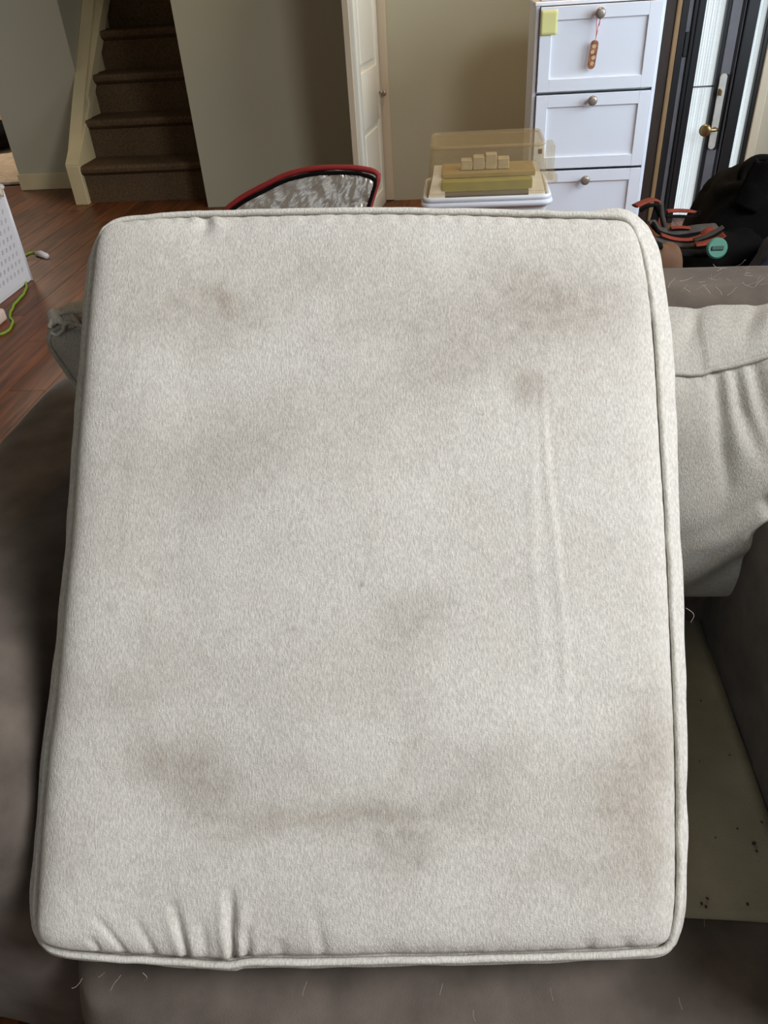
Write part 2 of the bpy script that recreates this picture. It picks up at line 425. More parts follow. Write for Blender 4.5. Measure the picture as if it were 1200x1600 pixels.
MB().add([pA2+up, qA+up, qE+up, pE+up, pA2+dd, qA+dd, qE+dd, pE+dd], [(0, 1, 2, 3), (7, 6, 5, 4), (0, 4, 5, 1), (1, 5, 6, 2), (2, 6, 7, 3), (3, 7, 4, 0)]).build('upper_cap', M_cream, st)
for k in range(2):
    pass
MB().box((-2.668, 5.388, 0), (-2.574, 5.402, .25), .003, 1).build('front_post', M_cream, st)

# ================================================================== ROOM BEYOND THE LEFT OPENING
struct('wall_far_room', MB().box((-5.6, 9.0, 0), (-2.78, 9.1, 3.9)).box((-5.7, 5.0, 0), (-5.6, 9.1, 3.9)), mat('tan_far_wall', srgb(120, 92, 66), .8, var=.05, vscale=3))
def thresh(u, v):
    return Vector((-5.55 + u*2.85, 6.12 + v*2.85, .02 + .006*noise.noise(Vector((u*40, v*40, 0)))))
mb = MB().grid(60, 60, thresh)
mb.box((-5.55, 6.09, 0), (-2.80, 6.14, .022), .004, 1)
o = mb.build('far_room_rug', M_beigec, None, True, sharp=60)
tag(o, 'pale beige rug on the floor of the lit room beyond the left doorway', 'rug')
# dark round pet bed / cushion on the rug
def blob(u, v):
    a = 2*pi*u; b = (v-.5)*pi
    r = .24*(1+.06*noise.noise(Vector((cos(a)*2, sin(a)*2, v*3))))
    return Vector((-4.30 + r*cos(a)*cos(b)**.8, 7.46 + r*sin(a)*cos(b)**.8, .145 + .12*sin(b)))
o = MB().grid(40, 20, blob, close_u=True).build('floor_cushion', M_fabblk, None, True)
tag(o, 'round black floor cushion lying on the pale rug beyond the left doorway', 'cushion')
def pouf(u, v):
    a = 2*pi*u; b = (v-.5)*pi
    n_ = 4
    sx = (abs(cos(a))**(2/n_))*(1 if cos(a) > 0 else -1); sy = (abs(sin(a))**(2/n_))*(1 if sin(a) > 0 else -1)
    cb = abs(cos(b))**.4
    return Vector((-4.75 + .55*sx*cb, 8.45 + .3*sy*cb, .165 + .14*(1 if sin(b) > 0 else -1)*abs(sin(b))**.6))
o = MB().grid(48, 20, pouf, close_u=True).build('ottoman', mat('tan_upholstery', srgb(205, 172, 134), .9, var=.1, vscale=20, bump=.4, bscale=300), None, True)
tag(o, 'tan upholstered ottoman behind the round black cushion beyond the left doorway', 'ottoman')

# ================================================================== WHITE DRAWER CABINET
CY = 4.35
cab = empty('drawer_cabinet', (.64, CY+.2, 0), 'tall narrow white cabinet with three stacked panelled drawers against the back wall', 'cabinet')
mb = MB()
mb.box((.350, CY+.004, 0.02), (.368, CY+.40, 1.068), .002, 1).box((.928, CY+.004, 0.02), (.946, CY+.40, 1.068), .002, 1)
mb.box((.368, CY+.39, .02), (.928, CY+.40, 1.068)).box((.368, CY+.01, .02), (.928, CY+.39, .04)).box((.368, CY+.03, .33), (.928, CY+.39, .338)).box((.368, CY+.03, .686), (.928, CY+.39, .694))
mb.build('carcass', M_cab, cab)
MB().box((.345, CY-.002, 1.056), (.951, CY+.405, 1.072), .003, 1).build('cabinet_top', M_cab, cab)
for fx in (.36, .90):
    for fy in (CY+.01, CY+.35): MB().box((fx, fy, 0), (fx+.035, fy+.035, .02)).build('foot', M_cab, cab)
def drawer(z0, z1, kz):
    x0, x1 = .372, .924
    mb = MB(); b = .055
    y0, y1 = CY-.018, CY
    mb.box((x0, y0, z0), (x0+b, y1, z1), .0015, 1).box((x1-b, y0, z0), (x1, y1, z1), .0015, 1)
    mb.box((x0+b, y0, z0), (x1-b, y1, z0+b), .0015, 1).box((x0+b, y0, z1-b), (x1-b, y1, z1), .0015, 1)
    mb.box((x0+b, y0+.011, z0+b), (x1-b, y1, z1-b))
    d = mb.build('drawer', M_cab, cab)
    k = knob_at((.642, y0, kz), .0235, (0, -1, 0), 'knob', M_knob, None, .045)
    k.parent = d; k.location = (0, 0, 0)
    return d
drawer(.698, 1.052, 1.018); drawer(.343, .684, .656); drawer(.03, .330, .288)
# hanging tag on ribbon at the top knob
tg = empty('hanging_tag', (.64, CY-.04, .85), 'small wooden tag on pink and white ribbon hanging from the top drawer knob', 'tag')
mb = MB()
kx, ky = .640, CY-.030
loop = [(kx-.012, ky, 1.022), (kx, ky-.004, 1.042), (kx+.012, ky, 1.022), (kx+.006, ky-.002, .985), (kx-.002, ky-.004, .955), (kx-.006, ky-.004, .93)]
mb.tube(catmull(loop, 24), .004, 6, flat=.4)
mb.tube(catmull([(kx-.012, ky, 1.022), (kx-.010, ky, .985), (kx-.006, ky-.004, .93), (kx-.010, ky-.004, .905)], 16), .0045, 6, flat=.4)
mb.build('ribbon', M_ribbon, tg, True)
def slab(cx, y0, cz, hw, hh, th, r, rot=0, n=8):
    pts = []
    for (sx, sz, a0) in ((1, 1, 0), (-1, 1, 90), (-1, -1, 180), (1, -1, 270)):
        for k in range(n+1):
            a = radians(a0+90*k/n)
            px, pz = sx*(hw-r)+r*cos(a), sz*(hh-r)+r*sin(a)
            pts.append(Vector((cx+px*cos(rot)-pz*sin(rot), y0, cz+px*sin(rot)+pz*cos(rot))))
    return MB().prism(pts, (0, th, 0))
slab(kx-.014, ky-.006, .850, .018, .060, .006, .017, radians(-5)).build('wooden_plate', M_tagw, tg)
for k, (dx, dz) in enumerate(((.002, .035), (-.003, .012), (.003, -.012), (-.001, -.036))):
    slab(kx-.014+dx, ky-.0075, .850+dz, .009, .008, .002, .006, .3*k).build('cut_out_letter', mat('pale_wood_inlay', srgb(214, 180, 140), .6, var=.1, vscale=40), tg)
# sticky note
nt_ = MB().grid(8, 8, lambda u, v: Vector((.373+.078*u, CY-.0195-.006*(1-v)**2, 1.040-.10*(1-v)))).build('sticky_note', M_note, None, True)
so = nt_.modifiers.new('t', 'SOLIDIFY'); so.thickness = .0006
tag(nt_, 'pale yellow sticky note on the top left corner of the upper drawer', 'note')
# things on the cabinet
o = MB().box((.375, CY+.03, 1.073), (.50, CY+.26, 1.10), .003, 1).box((.38, CY+.025, 1.10), (.505, CY+.25, 1.118), .003, 1).build('paper_stack', M_paper)
tag(o, 'small stack of pale papers on the left end of the cabinet top', 'papers')
o = MB().box((.53, CY+.03, 1.073), (.86, CY+.27, 1.12), .005, 1).build('flat_box', M_purple)
tag(o, 'flat dark purple box lying on the cabinet top beside the papers', 'box')

# ================================================================== BLACK GLAZED DOOR
struct('gap_shade_panel', MB().box((.957, 4.5, 0), (1.0285, 4.62, 3.9), .003, 1), mat('dark_gap_brown', srgb(44, 30, 20), .5, var=.3, vscale=12, stretch=(8, 8, 1)))  # added panel, its dark brown stands in for the shade in the gap
d3 = empty('door_3', (1.25, 4.52, 0), kind='structure')
DY0 = 4.5
def vbar(x0, x1, m_, name, y0=DY0, y1=DY0+.06, z0=0.0, z1=2.25, bev=.004, parent=d3):
    return MB().box((x0, y0, z0), (x1, y1, z1), bev, 1).build(name, m_, parent)
vbar(1.030, 1.052, M_tan, 'tan_stop', DY0-.01, DY0+.08)
vbar(1.054, 1.085, M_black, 'jamb', DY0-.01, DY0+.10)
vbar(1.086, 1.112, M_grey, 'inner_jamb', DY0+.012)
vbar(1.113, 1.134, M_black, 'glass_stop', DY0+.004)
vbar(1.134, 1.166, M_black, 'hinge_stile', DY0-.002)
vbar(1.266, 1.284, M_black, 'glazing_bead', DY0-.002)
vbar(1.284, 1.336, M_grey, 'lock_stile', DY0)
vbar(1.337, 1.344, M_black, 'black_bead', DY0-.004)  # thin black bead between the grey stiles
vbar(1.345, 1.357, M_grey, 'meeting_stile', DY0+.002)
vbar(1.358, 1.412, M_black, 'mullion', DY0-.012)
vbar(1.462, 1.485, M_black, 'sidelight_stile', DY0)
vbar(1.485, 1.53, M_casing, 'casing', DY0-.006, DY0+.12)
MB().box((1.054, DY0-.01, 2.25), (1.53, DY0+.12, 2.36), .004, 1).build('head_jamb', M_black, d3)
def ribs(x0, x1, n, z0, z1, name):
    def fn(u, v):
        x_ = x0+(x1-x0)*u
        return Vector((x_, DY0+.035-.006*abs(sin(pi*n*u)), z0+(z1-z0)*v))
    return MB().grid(n*8+1, 2, fn).build(name, M_glass, d3, True)
ribs(1.166, 1.266, 8, .02, 2.24, 'ribbed_glass_pane'); ribs(1.412, 1.462, 4, .02, 2.24, 'sidelight_glass_pane')
MB().box((1.166, DY0+.024, .658), (1.266, DY0+.028, .665)).build('glass_leading', M_grey, d3)
MB().box((1.088, DY0-.004, .80), (1.108, DY0+.02, .905), .003, 1).build('hinge', mat('black_iron', srgb(6, 6, 7), .5, var=.2, vscale=30), d3)
# handle set
pt, pbm = at(1125, 115, Y=DY0), at(1116, 232, Y=DY0)
xm = 1.303
o = slab(xm, DY0-.012, (pt.z+pbm.z)/2, .017, (pt.z-pbm.z)/2, .012, .016)
esc = o.build('escutcheon', M_chrome, d3, True, sharp=40)
slab(xm+.022, DY0-.007, (pt.z+pbm.z)/2-.004, .007, (pt.z-pbm.z)/2, .009, .006).build('escutcheon_edge', mat('black_iron_edge', srgb(14, 12, 12), .4, var=.2, vscale=30), d3)
lz = .472
MB().tube([(xm, DY0-.01, lz), (xm, DY0-.05, lz), (xm-.012, DY0-.058, lz), (xm-.05, DY0-.058, lz+.002), (xm-.062, DY0-.058, lz+.001)], .0085, 12).build('lever_handle', M_brass, d3, True)
knob_at((xm-.040, DY0-.02, lz), .030, (-.55, -1, 0), 'door_knob', M_brass, d3, .05)
MB().box((xm-.016, DY0-.045, .625), (xm-.004, DY0-.012, .655), .004, 2).build('thumb_turn', M_brass, d3)

# ================================================================== WHITE BIN WITH CLEAR BOX
bn = empty('storage_bin', (.12, 3.8, 0), 'white plastic storage tub with raised rim under the clear box', 'storage tub')
def tapered(x0, x1, y0, y1, z0, z1, tin, m_, name, parent, th=.008, bottom=True):
    """open tapered box; tin = how far the low end is drawn in"""
    mb = MB()
    def ringp(z, ins, t):
        r = .03; pts = []
        for (cx, cy, a0) in ((x1-ins-r, y1-ins-r, 0), (x0+ins+r, y1-ins-r, 90), (x0+ins+r, y0+ins+r, 180), (x1-ins-r, y0+ins+r, 270)):
            for k in range(5):
                a = radians(a0+90*k/4); pts.append(Vector((cx+(r-t)*cos(a), cy+(r-t)*sin(a), z)))
        return pts
    A = [ringp(z0, tin, 0), ringp(z1, 0, 0), ringp(z1, 0, th), ringp(z0+th, tin, th)]
    n = 20; vs = [p for r_ in A for p in r_]; fs = []
    for i in range(3):
        for k in range(n): fs.append((i*n+k, i*n+(k+1) % n, (i+1)*n+(k+1) % n, (i+1)*n+k))
    if bottom: fs.append(tuple(range(n))[::-1]); fs.append(tuple(3*n+k for k in range(n)))
    mb.add(vs, fs)
    return mb.build(name, m_, parent, True, sharp=40)
BX0, BX1, BY0, BY1 = -.165, .392, 3.58, 3.98
tapered(BX0+.01, BX1-.01, BY0+.01, BY1-.01, 0, .36, .05, M_plast, 'tub', bn)
# rim
def rim(x0, x1, y0, y1, z, r, nm, m_, parent):
    c = .035; pts = []
    for (cx, cy, a0) in ((x1-c, y1-c, 0), (x0+c, y1-c, 90), (x0+c, y0+c, 180), (x1-c, y0+c, 270)):
        for k in range(6):
            a = radians(a0+90*k/5); pts.append((cx+c*cos(a), cy+c*sin(a), z))
    return MB().tube(pts, r, 8, closed=True).build(nm, m_, parent, True)
rim(BX0, BX1, BY0, BY1, .372, .014, 'rim', M_plast, bn); rim(BX0+.004, BX1-.004, BY0+.004, BY1-.004, .395, .011, 'upper_rim', M_plast, bn)
# white end walls inside
for xx, s_ in ((BX0+.02, 1), (BX1-.02, -1)):
    MB().prism([(xx, BY0+.02, .40), (xx+s_*.075, BY0+.02, .40), (xx+s_*.07, BY0+.12, .475), (xx+s_*.02, BY0+.12, .475)], (0, .2, 0)).build('end_wall', M_plast, bn)
cb = empty('clear_box', (.12, 3.8, .39), 'clear tinted plastic box with lid and side latch sitting on the white tub', 'box')
o = tapered(BX0+.01, BX1-.01, BY0+.015, BY1-.02, .409, .60, 0, M_clear, 'clear_walls', cb, .006)
# walls taper inwards towards the top
for v in o.data.vertices:
    p = v.co/S; t = (p.z-.409)/.191
    c = Vector((.113, 3.79, p.z)); k = 1-.09*t
    v.co = (Vector((c.x+(p.x-c.x)*k, c.y+(p.y-c.y)*k, p.z)))*S
rim(BX0+.035, BX1-.035, BY0+.035, BY1-.04, .602, .008, 'lid_rim', M_clear, cb)
MB().box((BX0+.04, BY0+.04, .596), (BX1-.04, BY1-.045, .601), .002, 1).build('lid', M_clear, cb)
MB().box((BX1-.012, BY0+.10, .44), (BX1+.018, BY0+.22, .585), .008, 2).box((BX1+.0, BY0+.12, .42), (BX1+.04, BY0+.20, .46), .01, 2).build('latch', M_clear, cb)
MB().box((BX1-.062, BY0+.028, .565), (BX1-.045, BY0+.034, .585), .002, 1).build('clasp', M_tan, cb)
o = MB().box((-.085, BY0+.05, .416), (.315, BY0+.24, .462), .004, 1).build('card_box', M_yelgrn); tag(o, 'long olive yellow box lying inside the clear plastic box', 'box')
o = MB().box((-.085, BY0+.10, .463), (.33, BY0+.30, .485), .004, 1).build('card_box', mat('tan_olive_card', srgb(178, 156, 96), .6, var=.15, vscale=14)); tag(o, 'tan flat box on top of the olive yellow box', 'box')
for k in range(4):
    x_ = .0+.055*k
    o = MB().box((x_, BY0+.14, .487), (x_+.050, BY0+.19+.01*(k % 2), .530+.010*(k % 3)), .003, 1).build('small_packet', M_pack)
    tag(o, ['leftmost', 'second from left', 'third from left', 'rightmost'][k]+' of four pale packets inside the clear plastic box', 'packet', 'small packets in the clear box')

# ================================================================== INSULATED BAG
ib = empty('insulated_bag', (-.58, 3.1, 0), 'insulated bag with crinkled silver lining and red bound edge standing open behind the cushion', 'bag')
outl = [(-.90, .30), (-.905, .50), (-.851, .560), (-.717, .618), (-.641, .644), (-.542, .659), (-.423, .658), (-.345, .648), (-.313, .636), (-.306, .618), (-.335, .541), (-.42, .30)]
YB = 3.0
def ybag(x_, z_): return YB + (z_-.55)*.25
oc = catmull([(p[0], 0, p[1]) for p in outl], 70)
# foil surface: fill the outline with a grid between left and right
def foil(u, v):
    z_ = .30 + (.662-.30)*v
    xs = [oc[i].lerp(oc[i+1], (z_-oc[i].z)/(oc[i+1].z-oc[i].z)).x for i in range(len(oc)-1) if (oc[i].z-z_)*(oc[i+1].z-z_) <= 0 and abs(oc[i+1].z-oc[i].z) > 1e-9]
    if len(xs) < 2: xs = [-.46, -.458]
    x_ = min(xs)+(max(xs)-min(xs))*u
    c = .006*noise.noise(Vector((x_*26, z_*16, 2))) + .006*abs(noise.noise(Vector((x_*60, z_*22, 5)))) + .003*noise.noise(Vector((x_*140, z_*70, 1)))
    return Vector((x_, ybag(x_, z_)-c, z_-.003))
MB().grid(110, 60, foil).build('silver_lining', M_metalfoil, ib, True)
back = [Vector((p.x, ybag(p.x, p.z)+.012, p.z)) for p in oc]
MB().prism(back, (0, .012, 0)).build('outer_shell', M_red, ib)
MB().tube([Vector((p.x, ybag(p.x, p.z)+.006, p.z+.006)) for p in oc], .0105, 8).build('red_edge_binding', M_red, ib, True)
MB().tube([Vector((p.x-(.010 if p.x > -.36 else 0), ybag(p.x, p.z)-.006, p.z-.010)) for p in oc], .007, 8).build('black_inner_binding', M_fabblk, ib, True)
MB().box((-.90, 3.02, 0), (-.42, 3.32, .36), .03, 3).build('bag_body', M_red, ib, True, sharp=50)

# ================================================================== LAUNDRY BASKET AND CORD
bk = empty('laundry_basket', (-2.6, 3.5, 0), 'white plastic basket with rows of slots standing at the left edge', 'basket')
def perf(origin, ux, uz, nrm, nx, nz, L_, Hh, name):
    """wall with slanted slots"""
    mb = MB(); ux = Vector(ux); uz = Vector(uz); nrm = Vector(nrm); O = Vector(origin)
    cw, ch = L_/nx, Hh/nz
    def cell(i, j, hole):
        a = O+ux*cw*i+uz*ch*j
        c4 = [a, a+ux*cw, a+ux*cw+uz*ch, a+uz*ch]
        if not hole: mb.add(c4, [(0, 1, 2, 3)]); return
        h = [(.22, .22), (.60, .22), (.80, .70), (.42, .70)]
        hp = [a+ux*cw*p+uz*ch*q for p, q in h]; hb = [p-nrm*.008 for p in hp]
        mb.add(c4+hp+hb, [(0, 1, 5, 4), (1, 2, 6, 5), (2, 3, 7, 6), (3, 0, 4, 7), (4, 5, 9, 8), (5, 6, 10, 9), (6, 7, 11, 10), (7, 4, 8, 11)])
    for i in range(nx):
        for j in range(nz): cell(i, j, 0 < i < nx-1 and 0 < j < nz-2)
    return mb.build(name, M_plast, bk, fix=False)
bx1 = -2.27; by0, by1 = 3.14, 3.86; bzt = .47
perf((bx1, by0, .015), (0, 1, 0), (.0, 0, 1), (1, 0, 0), 18, 11, by1-by0, bzt-.015, 'side_panel')
perf((-2.85, by0, .015), (1, 0, 0), (0, 0, 1), (0, -1, 0), 16, 11, .58, bzt-.015, 'front_panel')
perf((bx1, by1, .015), (-1, 0, 0), (0, 0, 1), (0, 1, 0), 16, 11, .58, bzt-.015, 'back_panel')
perf((-2.85, by1, .015), (0, -1, 0), (0, 0, 1), (-1, 0, 0), 18, 11, by1-by0, bzt-.015, 'far_side_panel')
MB().box((-2.85, by0, 0), (bx1, by1, .02), .004, 1).build('bottom_panel', M_plast, bk)
for cx in (-2.85, bx1):
    for cy in (by0, by1): MB().tube([(cx, cy, .0), (cx, cy, bzt)], .007, 8).build('corner_post', M_plast, bk, True)
rim(-2.865, bx1+.012, by0-.012, by1+.012, bzt, .012, 'basket_rim', M_plast, bk)
o = MB().tube(catmull([(-2.36, 3.70, .43), (-2.30, 3.76, .46), (-2.262, 3.79, .485), (-2.245, 3.80, .47), (-2.242, 3.79, .44)], 20), .018, 8, flat=.5).build('cloth_scrap', M_pack, None, True)
tag(o, 'cream cloth end hanging over the rim of the white slotted basket', 'cloth')
# liner inside so the basket reads as filled
def laundry(u, v):
    x_ = -2.83+.545*u; y_ = by0+.02+(by1-by0-.04)*v
    e = min(u, 1-u, v, 1-v)
    return Vector((x_, y_, .28+.10*sstep(0, .25, e)+.03*noise.noise(Vector((x_*7, y_*7, 0)))))
mb = MB().grid(30, 34, laundry)
o = mb.build('folded_laundry', mat('pale_linen', srgb(222, 220, 224), .9, var=.08, vscale=12, bump=.4, bscale=200), None, True)
mo = o.modifiers.new('t', 'SOLIDIFY'); mo.thickness = .2; mo.offset = -1
tag(o, 'pale crumpled laundry filling the white slotted basket', 'laundry')
cd = empty('green_cord', (-2.2, 3.6, 0), 'lime green cord trailing on the floor beside the white basket', 'cord')
cp = [at(x_, y_, z=.008) for x_, y_ in ((58, 396), (50, 394), (40, 398), (32, 405), (25, 414))]
cp += [Vector((-2.50, 4.02, .008)), Vector((-2.40, 3.93, .008)), Vector((-2.30, 3.90, .008))]
cp += [at(x_, y_, z=.008) for x_, y_ in ((39, 434), (42, 446), (37, 458), (27, 470), (19, 482), (16, 494), (19, 505), (13, 515), (4, 521), (-12, 524), (-40, 518))]
cpp = catmull(cp, 160)
cpp = [p+Vector((.010*noise.noise(p*14), .010*noise.noise(p*14+Vector((4, 0, 0))), 0)) for p in cpp]
ro = MB().tube(cpp, .0058, 8).build('cord', M_lime, cd, True)
pp = [at(57, 396, z=.012), at(64, 397, z=.014), at(73, 400, z=.014)]
MB().tube(pp, [.013, .020, .015], 10).build('clear_plug', M_paper, cd, True)
sb = at(-8, 506, z=0)
o = MB().box((sb.x-.10, sb.y-.05, 0), (sb.x+.045, sb.y+.05, .06), .015, 3).build('soap_block', mat('pinkish_white_plastic', srgb(226, 206, 196), .6, var=.04, vscale=9), None, True)
tag(o, 'small pinkish white block on the floor at the left edge below the basket', 'block')

# ================================================================== ARMCHAIR / SOFA
sofa = empty('sofa', (0, .9, 0), 'wide brown microfibre sofa with padded arms, its white seat deck bared', 'sofa')
def soft(lo, hi, r, name, m_, parent, bulge=0.0, nz=.003, nx=26, fn=None):
    """rounded upholstered block as superellipsoid-like grid: box with rounded edges, slightly uneven"""
    bm = bmesh.new(); bmesh.ops.create_cube(bm, size=1)
    lo = Vector(lo); hi = Vector(hi); c = (lo+hi)/2; d = hi-lo
    for v in bm.verts: v.co = Vector((v.co.x*d.x, v.co.y*d.y, v.co.z*d.z)) + c
    bmesh.ops.bevel(bm, geom=bm.edges[:], offset=r, segments=6, affect='EDGES', profile=.5)
    lng = [e for e in bm.edges if e.calc_length() > .05]
    bmesh.ops.subdivide_edges(bm, edges=lng, cuts=14, use_grid_fill=True)
    for v in bm.verts:
        p = v.co.copy(); q = Vector(((p.x-c.x)/(d.x/2), (p.y-c.y)/(d.y/2), (p.z-c.z)/(d.z/2)))
        n_ = nz*fbm(p*9, 3)
        b_ = bulge*(1-q.x*q.x*.8)*(1-q.y*q.y*.8)*(1-max(0, q.z)**2*0)
        v.co += Vector((q.x*(n_), q.y*n_, (1 if q.z > 0 else 0)*(n_+b_)))
        if fn: v.co = fn(v.co)
    return MB().bm(bm).build(name, m_, parent, True)
AZ = .645
# arms
def armfn(sx):
    def f(p):
        # the arm front leans and pinches in a little towards the floor
        t = 1-min(1, max(0, p.z/AZ))
        if p.y < .7:
            k = (.7-p.y)/.27
            q = min(1, max(0, (abs(p.x-(-.035))-.44)/.36))      # 0 beside the seat, 1 at the outer side
            p.y += k*(.02*t - .065*(1-q)*t**.5 if sx < 0 else .02*t)
            if sx < 0: p.x += .06*k*(1-q)*t**.5
        return p
    return f
soft((-.845, .425, 0.02), (-.503, 1.42, AZ), .075, 'arm', M_brown, sofa, .01, .006, fn=armfn(-1))
soft((.408, .30, 0.02), (.775, 1.42, AZ), .05, 'arm', M_brown, sofa, .01, .006, fn=armfn(1))
# lower body and back
soft((-.50, .98, 0.02), (.43, 1.40, .60), .03, 'back_frame', M_brown, sofa)
soft((-.565, 1.065, .45), (.52, 1.195, .895), .028, 'backrest', M_brown, sofa, .0, .003)
# seat deck and front rail
def deckfn(u, v):
    x_ = -.475+.88*u; y_ = .40+.66*v
    z_ = .352 + .006*sin(pi*u)*sin(pi*v) + .002*noise.noise(Vector((x_*8, y_*8, 0))) - .02*sstep(.08, 0, v)
    return Vector((x_, y_, z_))
def yfront(x_): return .46+.012*(x_)
mb = MB().grid(60, 50, lambda u, v: Vector((-.475+.88*u, .478+.60*v, .356+.004*sin(pi*u)*sin(pi*v)+.0015*noise.noise(Vector((u*7, v*6, 0))))))
dk = mb.build('seat_deck', M_deck, sofa, True); mo = dk.modifiers.new('t', 'SOLIDIFY'); mo.thickness = .03; mo.offset = -1
dk['label'] = 'white fabric seat deck with dark smudges'
MB().box((-.47, .47, .1), (.40, 1.0, .325)).build('seat_box', M_brown, sofa)
def railfn(u, v):
    # cross-section from under the deck, over the top and down the front; ends roll round the arms
    x_ = -.475+.885*u
    prof = [(.50, .330), (.485, .350), (.46, .357), (.42, .358), (.375, .353), (.335, .336), (.310, .305), (.300, .26), (.298, .2), (.302, .12), (.31, .04)]
    t = v*(len(prof)-1); i = min(len(prof)-2, int(t)); f = t-i
    y_ = prof[i][0]*(1-f)+prof[i+1][0]*f; z_ = prof[i][1]*(1-f)+prof[i+1][1]*f
    e = min(u, 1-u)*.885
    if e < .10:
        k = 1-sqrt(max(0, 1-((.10-e)/.10)**2)); y_ += k*max(0, (.50-y_))*.75; z_ -= k*.015*(v > .1)
    n_ = .004*fbm((x_*6, y_*6, z_*6), 3)
    return Vector((x_, y_-n_, z_+n_))
fr = MB().grid(90, 50, railfn).build('front_rail', M_brown, sofa, True)
# crumbs and smudges on the deck : flat marks of their own shape
rn = random.Random(11)
sm = MB()
for (px_, py_, r_) in ((1152, 1295, .003), (1118, 1309, .0025), (1105, 1404, .003), (1096, 1412, .004), (1103, 1417, .004), (1168, 1413, .004), (1178, 1318, .005), (1182, 1330, .004), (1095, 1095, .003), (1190, 1285, .003), (1140, 1180, .0025), (1093, 1190, .002)):
    r_ *= .62; c = at(px_, py_, z=.361); a = rn.random()*3
    sm.add([c+Vector((r_*cos(a+k*pi/3)*(1.4 if k % 3 == 0 else .7), r_*sin(a+k*pi/3), .001*(k % 2))) for k in range(6)]+[c+Vector((0, 0, .002))], [(k, (k+1) % 6, 6) for k in range(6)])
o = sm.build('crumbs', M_dirt, sofa); o['kind'] = 'stuff'; o['label'] = 'dark crumbs on the white deck'
# stray pet hairs on the sofa back
hb = MB()
def hair(p0, dirs, ln, r_=.0006, curl=1.0, rg=rn):
    pts = [Vector(p0)]; d = Vector(dirs).normalized()
    for k in range(7):
        d = (d+Vector((rg.uniform(-.35, .35), rg.uniform(-.35, .35), rg.uniform(-.35, .35)))*curl).normalized(); pts.append(pts[-1]+d*ln/7)
    return pts
for k in range(30):
    px_ = rn.choice([rn.uniform(1040, 1195), rn.uniform(1095, 1120), rn.uniform(1140, 1198)]); py_ = rn.uniform(412, 450)
    p = at(px_, py_, Y=1.066) if py_ > 432 else at(px_, py_, z=.902)
    hb.tube(hair(p+Vector((0, -.002, .001)), (rn.uniform(-1, 1), -.15, rn.uniform(-.8, .4)), rn.uniform(.006, .022), curl=.8), .0002, 4)
o = hb.build('pet_hair', M_hair, sofa); o['kind'] = 'stuff'; o['label'] = 'pale pet hairs clinging to the sofa back'
hb = MB()
for (px_, py_) in ((692, 1538), (1100, 1437), (130, 1530), (165, 1520), (190, 1525), (480, 1535), (1060, 1560), (860, 1545), (740, 1580)):
    p = at(px_, py_, z=.36)
    hb.tube(hair(p+Vector((0, 0, .003)), (rn.uniform(-.4, .4), -1, -.1), rn.uniform(.008, .02), curl=.7), .0002, 4)
o = hb.build('pet_hair', M_hair, sofa); o['kind'] = 'stuff'

# ================================================================== CUSHIONS
def warp(t): return t-.72*sin(2*pi*t)/(2*pi)
def coons(Lc, Bc, Tc, Rc, nu, nv):
    """Lc: BL->TL, Bc: BL->BR, Tc: TL->TR, Rc: BR->TR; each a list of world points"""
    def res(C_, n):
        D = catmull(C_, n*3); out = []
        for k in range(n):
            f = warp(k/(n-1))*(n*3-1); i = min(n*3-2, int(f)); out.append(D[i].lerp(D[i+1], f-i))
        return out
    L_ = res(Lc, nv); R_ = res(Rc, nv); B_ = res(Bc, nu); T_ = res(Tc, nu)
    G = []
    for j in range(nv):
        v = warp(j/(nv-1)); rowp = []
        for i in range(nu):
            u = warp(i/(nu-1))
            p = L_[j]*(1-u)+R_[j]*u + B_[i]*(1-v)+T_[i]*v - (L_[0]*(1-u)*(1-v)+R_[0]*u*(1-v)+L_[-1]*(1-u)*v+R_[-1]*u*v)
            rowp.append(p)
        G.append(rowp)
    return G

